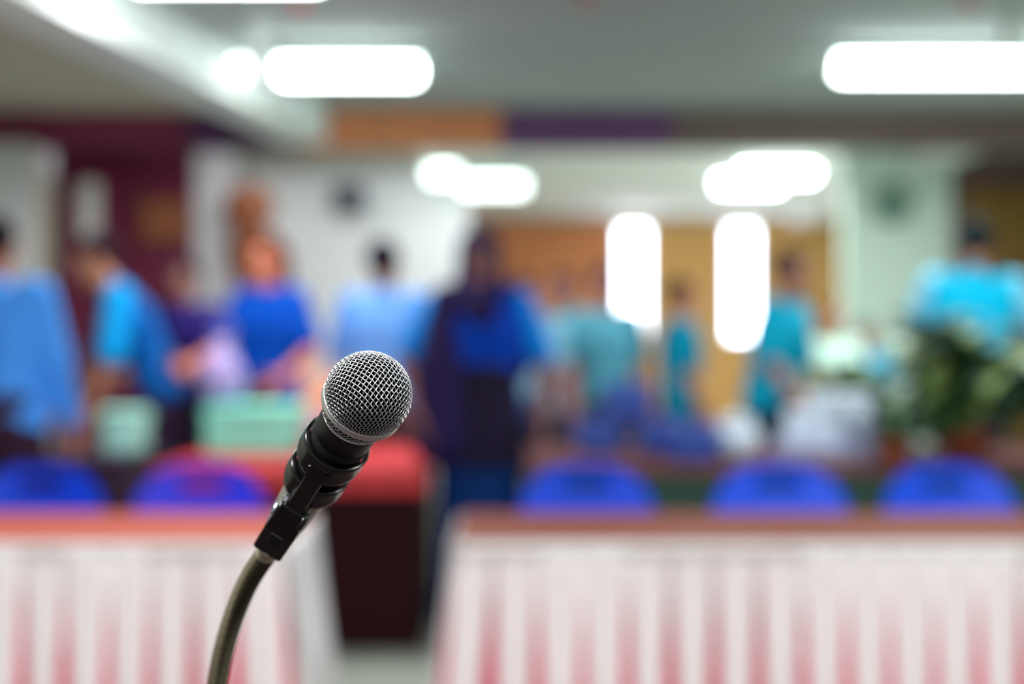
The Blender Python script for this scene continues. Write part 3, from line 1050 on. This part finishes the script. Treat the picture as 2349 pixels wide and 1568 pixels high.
# 3 dark navy shirt behind
person(X(425, 8.3), 8.3, -20, 1.74, 'person in a dark navy shirt with dark hair behind the bending one', (46, 34, 110), (34, 24, 40), hair=(54, 28, 56), skin=(130, 82, 72),
       ua=((-.3, -.2, -1), (.3, -.3, -1)), fa=((.1, -1, -.4), (-.1, -1, -.3)))
# 4 woman in royal blue
person(X(615, 7.3), 7.32, -28, 1.80, 'woman in a royal blue T-shirt with reddish brown hair', (4, 70, 176), (22, 30, 80), skin=(206, 120, 92), hair=(124, 58, 36), female=True, long_hair=.06,
       ua=((-.4, -.3, -1), (.42, -.05, -1)), fa=((.1, -1, -.3), (-.1, -.9, -.5)), sleeve=.8, head_tilt=6)
# 5 man in pale blue, dark hair
person(X(880, 7.4), 7.4, 160, 1.78, 'person with short black hair in a pale sky blue shirt', (104, 156, 226), (90, 60, 60), hair=(30, 18, 48), skin=(122, 76, 64),
       ua=((-.35, -.1, -1), (.35, -.1, -1)), fa=((-.1, -.6, -1), (.1, -.6, -1)), sleeve=1.3)
# 6 woman in dark scarf, cyan sleeves
person(X(1100, 5.95), 5.95, 4, 1.73, 'woman in a long dark navy headscarf with bright blue sleeves by the gap', (4, 58, 166), (16, 24, 60), skirt=(6, 40, 92), apron=(30, 22, 44), scarf=(36, 24, 66), skin=(132, 84, 74),
       sleeve_col=(0, 124, 216), sleeve=.8, ua=((-.62, -.1, -1), (.42, -.05, -1)), fa=((.25, -.5, -1), (-.1, -.5, -1)), female=True)
# 7 group in pale teal
for i, (u, d, h, s_, lab, f) in enumerate(((1205, 7.9, 1.62, (134, 176, 204), 'person in a grey-blue shirt just right of the headscarf', 30),
                                          (1290, 8.9, 1.68, (120, 186, 210), 'person in a pale teal shirt in the middle of the far group', -10),
                                          (1390, 8.4, 1.70, (84, 156, 178), 'person in a teal shirt left of the first bright window', 20))):
    person(X(u, d), d, f, h, lab, s_, (60, 60, 80), hair=(62, 40, 64), skin=(150, 100, 96), group='far group in pale teal',
           ua=((-.15, -.1, -1), (.15, -.1, -1)))
# 8 teal by windows
person(X(1560, 8.4), 8.4, 100, 1.62, 'person in a teal shirt standing between the two bright windows', (0, 128, 160), (30, 60, 90), hair=(104, 60, 48), ua=((-.1, 0, -1), (.1, 0, -1)))
# 9 teal T-shirt leaning
person(X(1765, 7.55), 7.55, 55, 1.74, 'person in a long turquoise shirt left of the foam boxes', (0, 146, 180), (28, 44, 66), hair=(72, 56, 66), skin=(150, 100, 80), lean=10,
       ua=((-.3, -.2, -1), (.2, -.1, -1)), fa=((0, -.6, -.8), (0, -.5, -.8)), sleeve=.85)
# 10 pale shirt
person(X(1905, 8.6), 8.6, 20, 1.50, 'person in a pale green white shirt behind the turquoise one', (190, 222, 208), (60, 80, 90), hair=(150, 112, 60))
# 12 small blue figure
person(X(1985, 9.6), 9.6, 10, 1.40, 'small person in a light blue shirt before the pale green wall', (70, 166, 206), (50, 70, 130), hair=(90, 150, 160))
# 11 man right
person(X(2222, 7.45), 7.45, 165, 1.90, 'person at right with black hair in a cyan shirt', (0, 172, 214), (20, 52, 60), hair=(26, 48, 56), skin=(150, 104, 84), lean=6, side=-3,
       sleeve_col=(130, 206, 236), ua=((-.6, -.3, -1), (.4, -.3, -1)), fa=((.1, -1, -.3), (-.2, -.9, -.4)), sleeve=.95)

# bags carried
def sack(x, y, z, r, h, label, m):
    t = thing('plastic_bag', label, 'bag', (x, y, z))
    bm = bmesh.new()
    prof = [(0, 0), (r * .6, .005), (r, h * .3), (r * .9, h * .55), (r * .4, h * .8), (r * .22, h * .86), (r * .35, h), (0, h * .93)]
    lathe(bm, prof, 20)
    for v in bm.verts:
        n = mnoise.noise(v.co * 18 + Vector((x, y, z)))
        v.co.x *= 1 + .25 * n
        v.co.y *= .8 + .25 * n
    obj('sack', bm, m, t, True)
    bm = bmesh.new()
    tube(bm, [(-.02, 0, h * .9), (-.05, 0, h * 1.15), (0, 0, h * 1.3), (.05, 0, h * 1.15), (.02, 0, h * .9)], .006, 6)
    obj('handle', bm, m, t, True)
    return t
sack(X(510, 6.5), 6.5, .976, .11, .30, 'pale violet plastic bag on the left end of the mint tub', M['bag'])

# ------------------------------------------------------------------ microphone
D0 = 0.84
B = Vector((X(845, D0), D0, Z(905, D0)))
v_ = Vector((B.x, B.y, B.z - EYE)).normalized()
w_ = Vector((-.54, 0, -.84))
w_ = (w_ - v_ * w_.dot(v_)).normalized()
TT = (v_ * .75 + w_ * .6614).normalized()       # head -> tail
NN = (-v_ - TT * (-v_).dot(TT)).normalized()    # underside, towards the viewer
SS = TT.cross(NN).normalized()
MM = Matrix(((SS.x, NN.x, TT.x, B.x), (SS.y, NN.y, TT.y, B.y), (SS.z, NN.z, TT.z, B.z), (0, 0, 0, 1)))   # local x = side, y = underside, z = along to the tail
wire_m = mat('silver_wire', (196, 196, 200), 0.38, 1.0)
band_m = mat('silver_band', (222, 222, 222), 0.36, 1.0, bump=.1, scale=300)
foam_m = mat('black_foam', (6, 6, 7), 1.0, spec=0.0)
body_m = mat('matt_black_handle', (16, 14, 16), 0.42, 0.0, spec=.3, bump=.15, scale=900)
clip_m = mat('glossy_black_clip', (9, 7, 8), 0.2, 0.0, spec=.5)
neck_m = mat('olive_bronze_gooseneck', (62, 54, 36), 0.5, 0.6)
fer_m = mat('pale_bronze_ferrule', (206, 202, 178), 0.45, 0.7)
mic = thing('microphone', 'handheld microphone with silver woven wire ball head and black body', 'microphone')
mic.matrix_world = MM
mm_ = .001
RB = 25.6 * mm_
# woven wire dome: two families of wires pressed over a sphere
def dome_pt(u, v, off):
    r = math.hypot(u, v)
    th = r / RB
    if r < 1e-9:
        d = Vector((0, 0, -1))
    else:
        d = Vector((u / r * math.sin(th), v / r * math.sin(th), -math.cos(th)))
    return d * (RB + off)
pitch = 2.62 * mm_
wr_ = .265 * mm_
thmax = R(90 + 19)
rmax = thmax * RB
ROT_A = R(88)
ROT_B = R(168)
bm = bmesh.new()
def wires(bm, rot, other, sign):
    n = int(rmax / pitch) + 1
    ca_, sa_ = math.cos(rot), math.sin(rot)
    nb = (-math.sin(other), math.cos(other))
    for i in range(-n, n + 1):
        c = i * pitch
        if abs(c) >= rmax:
            continue
        ext = math.sqrt(rmax * rmax - c * c)
        st = pitch / 4
        m = int(ext / st)
        pts = []
        for j in range(-m, m + 1):
            s = j * st
            x_, y_ = ca_ * s - sa_ * c, sa_ * s + ca_ * c
            k_ = (x_ * nb[0] + y_ * nb[1]) / pitch
            pts.append(dome_pt(x_, y_, sign * .30 * mm_ * math.cos(PI * (k_ + i))))
        if len(pts) > 3:
            tube(bm, pts, wr_, 6)
wires(bm, ROT_A, ROT_B, 1)
wires(bm, ROT_B, ROT_A, -1)
g = obj('wire_mesh', bm, wire_m, mic, True)
g['kind'] = 'stuff'
g['label'] = 'silver woven wire ball'
obj('foam_lining', lathe(bmesh.new(), [(0, -RB + 1.5 * mm_)] + [((RB - 1.5 * mm_) * math.sin(R(a)), -(RB - 1.5 * mm_) * math.cos(R(a))) for a in range(6, 115, 6)] + [(.019, .023), (0, .023)], 48), foam_m, mic, True)
P = [(23.6, 6.6), (24.8, 6.6), (25.4, 7.2), (25.5, 8.2), (25.0, 8.7), (25.0, 9.1), (25.5, 9.6), (25.6, 10.8), (25.1, 11.6), (24.4, 11.9), (23.4, 11.9)]
obj('silver_band', lathe(bmesh.new(), [(a * mm_, b * mm_) for a, b in P + [P[0]]], 96), band_m, mic, True)
# lower woven cone
bm = bmesh.new()
def cone_pt(a, q, off):
    r = 24.4 + (19.6 - 24.4) * q ** 1.25
    z = 11.6 + (23.0 - 11.6) * q
    r = (r + off) * mm_
    return Vector((r * math.cos(a), r * math.sin(a), z * mm_))
nw = 46
for fam in (-1, 1):
    for i in range(nw):
        pts = []
        for k in range(13):
            q = k / 12
            a = 2 * PI * i / nw + fam * q * .33
            pts.append(cone_pt(a, q, .3 * math.cos(k * PI / 1.5 + (PI if (i % 2) else 0)) * (1 if fam > 0 else -1)))
        tube(bm, pts, wr_, 5)
g = obj('lower_wire_mesh', bm, wire_m, mic, True)
g['kind'] = 'stuff'
obj('collar', lathe(bmesh.new(), [(r * mm_, z * mm_) for r, z in ((18.5, 22.4), (20.2, 22.4), (20.3, 23.4), (19.6, 24.0), (18.5, 24))] + [(.0185, .0224)], 64), band_m, mic, True)
hp = [(0, 23.6), (18.9, 23.6), (19.0, 24.4), (18.6, 41.6), (18.2, 42.0), (18.2, 42.6), (18.6, 43.0), (17.8, 60), (16.3, 88), (15.2, 104), (14.6, 104.4), (0, 104.4)]
obj('tail_sleeve', lathe(bmesh.new(), [(a * mm_, b * mm_) for a, b in ((0, 104), (15.0, 104), (15.0, 105), (14.2, 120), (12.9, 146), (12.4, 149), (11.5, 150.5), (0, 150.5))], 64), mat('satin_grey_sleeve', (168, 166, 158), .35, .8), mic, True)
obj('handle', lathe(bmesh.new(), [(a * mm_, b * mm_) for a, b in hp], 64), body_m, mic, True)
obj('tail_ring', lathe(bmesh.new(), [(a * mm_, b * mm_) for a, b in ((12.0, 150.2), (11.8, 158), (10.6, 159.5), (0, 159.5))], 48), mat('satin_tail', (150, 148, 140), .35, .8), mic, True)

# ------------------------------------------------------------------ stand: clip, gooseneck, pole, base
stand = thing('microphone_stand', 'black clip on an olive bronze corrugated gooseneck stand holding the microphone', 'stand', (-.205, .968, 0))
IS = Matrix.Translation(stand.location).inverted()
def ring(s0, s1, ri, ro, half, bulge=1.2, flare_=0.0):
    """a C-shaped collar round the handle, open on the upper side"""
    bm = bmesh.new()
    ns = 40
    sect = []
    for k in range(14):
        a = 2 * PI * k / 14
        cs, sn = math.cos(a), math.sin(a)
        sect.append((math.copysign(abs(cs) ** .6, cs), math.copysign(abs(sn) ** .6, sn)))
    rings = []
    for i in range(ns + 1):
        q = -1 + 2 * i / ns
        ang = R(half) * q
        e = 1 - abs(q) ** 2.6 * .86                 # the tips thin out
        sm = (s0 + s1) / 2 - 5.0 * (1 - math.cos(ang))   # arms sweep towards the head
        hw_ = (s1 - s0) / 2 * e
        rh = (ro - ri) / 2 * max(e, .4)
        rm = ri + rh
        row = []
        for cs, sn in sect:
            s = sm + hw_ * cs
            r = rm + rh * sn + bulge * (sn > 0) * (cs * cs)
            row.append(bm.verts.new((r * math.sin(ang) * mm_, r * math.cos(ang) * mm_, s * mm_)))
        rings.append(row)
    for a, b in zip(rings, rings[1:]):
        for k in range(14):
            bm.faces.new((a[k], a[(k + 1) % 14], b[(k + 1) % 14], b[k]))
    bm.faces.new(rings[0])
    bm.faces.new(rings[-1][::-1])
    return bm
clip = obj('clip', ring(50, 69, 18.5, 22.3, 112), clip_m, stand, True)
clip.matrix_parent_inverse = IS
clip.matrix_basis = MM
def sub(name, bm, m, smooth=True):
    o = obj(name, bm, m, clip, smooth)
    return o
sub('clip_arm', ring(80, 99, 17.0, 21.2, 108), clip_m)
# spine and pivot block
def hull_box(bm, secs, bev=1.2):
    """loft rectangles: (s, y0, y1, halfwidth)"""
    rows = []
    for s, y0, y1, hw_ in secs:
        rows.append([bm.verts.new((x * mm_, y * mm_, s * mm_)) for x, y in ((-hw_, y0), (hw_, y0), (hw_, y1), (-hw_, y1))])
    for a, b in zip(rows, rows[1:]):
        for k in range(4):
            bm.faces.new((a[k], a[(k + 1) % 4], b[(k + 1) % 4], b[k]))
    bm.faces.new(rows[0][::-1])
    bm.faces.new(rows[-1])
    bmesh.ops.recalc_face_normals(bm, faces=bm.faces)
    es = [e for e in bm.edges if e.calc_face_angle(0) > .5]
    bmesh.ops.bevel(bm, geom=es, offset=bev * mm_, segments=2, affect='EDGES', profile=.5)
    return bm
sub('spine', hull_box(bmesh.new(), [(58, 19.0, 23.2, 7.5), (66, 19, 25, 6.0), (74, 18.5, 26.5, 5.6), (92, 18.5, 28, 6.0), (106, 19, 30, 6.5), (118, 22, 33, 6.5)]), clip_m, False)
sub('pivot_block', hull_box(bmesh.new(), [(96, 20.5, 29, 8.0), (106, 20.5, 33, 10), (116, 20.5, 36.5, 10.5), (139, 22, 38, 10.2), (141, 23, 37, 9.4)], 1.5), clip_m, False)
sub('slot', bx(-.0042, .0042, .0362, .0378, .117, .128, .0004), mat('slot_black', (4, 4, 5), .8), False)
Ry = Matrix.Rotation(R(90), 4, 'Y')
def xcyl(prof, x, y, s):
    return lathe(bmesh.new(), [(a * mm_, b * mm_) for a, b in prof], 24, Matrix.Translation((x * mm_, y * mm_, s * mm_)) @ Ry)
scr = mat('bright_screw', (225, 228, 230), .2, 1.0)
SGN = 1 if (MM @ Vector((.01, 0, 0, 1))).x < (MM @ Vector((0, 0, 0, 1))).x else -1   # side of the clip that shows at left
Rf = Matrix.Rotation(R(90 * SGN), 4, 'Y')
def lcyl(prof, x, y, s, n=24):
    return lathe(bmesh.new(), [(a * mm_, b * mm_) for a, b in prof], n, Matrix.Translation((SGN * x * mm_, y * mm_, s * mm_)) @ Rf)
sub('screw', lcyl(((0, 0), (4.2, 0), (4.2, 1.8), (3.0, 2.6), (0, 2.6)), 9.5, 27, 108), scr)
sub('nut', lcyl(((0, 0), (3.2, 0), (3.2, 2.2), (1.4, 3.2), (0, 3.2)), 7.2, 24.5, 97, 6), scr, False)
sub('side_knuckle', lcyl(((0, 0), (7.2, 0), (7.2, 2.0), (6.0, 3.2), (0, 3.2)), 7.2, 27, 104), clip_m)
sub('side_knuckle', lathe(bmesh.new(), [(0, 0), (.0072, 0), (.0072, .002), (.006, .0032), (0, .0032)], 24, Matrix.Translation((-SGN * .0072, .027, .104)) @ Matrix.Rotation(R(-90 * SGN), 4, 'Y')), clip_m)

def lw(x, y, s):
    p = MM @ Vector((x * mm_, y * mm_, s * mm_, 1))
    return Vector(p[:3])
g0 = lw(0, 30, 139)
gd_ = TT
def spart(name, bm, m, smooth=True):
    bmesh.ops.translate(bm, verts=bm.verts, vec=-stand.location)
    return obj(name, bm, m, stand, smooth)
bm = bmesh.new()
fp = [g0, g0 + TT * .004, g0 + TT * .0045, g0 + TT * .011, g0 + TT * .0125, g0 + TT * .0130]
tube(bm, fp, [.0078, .0078, .0072, .0072, .0068, .006], 32)
spart('ferrule', bm, fer_m)
ctrl = [g0 - TT * .01, g0 + TT * .012]
for u, v, d in ((572, 1330, .940), (541, 1400, .953), (516, 1480, .960), (500, 1560, .964), (491, 1640, .966)):
    ctrl.append(Vector((X(u, d), d, Z(v, d))))
ctrl += [Vector((-.205, .968, .95)), Vector((-.205, .968, .88))]
def spline(c, step):
    out = []
    c = [c[0] * 2 - c[1]] + c + [c[-1] * 2 - c[-2]]
    for i in range(1, len(c) - 2):
        p0, p1, p2, p3 = c[i - 1:i + 3]
        n = max(2, int((p2 - p1).length / step))
        for k in range(n):
            t = k / n
            out.append(.5 * ((2 * p1) + (p2 - p0) * t + (2 * p0 - 5 * p1 + 4 * p2 - p3) * t * t + (3 * p1 - p0 - 3 * p2 + p3) * t ** 3))
    out.append(c[-2])
    return out
gp = spline(ctrl[1:], .0004)
acc = 0
rs = []
for i, p in enumerate(gp):
    if i:
        acc += (p - gp[i - 1]).length
    rs.append(.0065 + .0007 * math.sin(2 * PI * acc / .0019))
bm = bmesh.new()
tube(bm, gp, rs, 24)
spart('gooseneck', bm, neck_m)
bm = bmesh.new()
tube(bm, [(-.205, .968, .03), (-.205, .968, .84)], .011, 20)
spart('pole', bm, M['black_metal'])
bm = bmesh.new()
tube(bm, [(-.205, .968, .83), (-.205, .968, .835), (-.205, .968, .88), (-.205, .968, .89)], [.013, .016, .016, .010], 20)
spart('clutch', bm, M['black_metal'])
o = obj('base', lathe(bmesh.new(), [(0, 0), (.14, 0), (.145, .008), (.14, .018), (.05, .03), (.02, .04), (0, .04)], 48), M['black_metal'], stand, True)
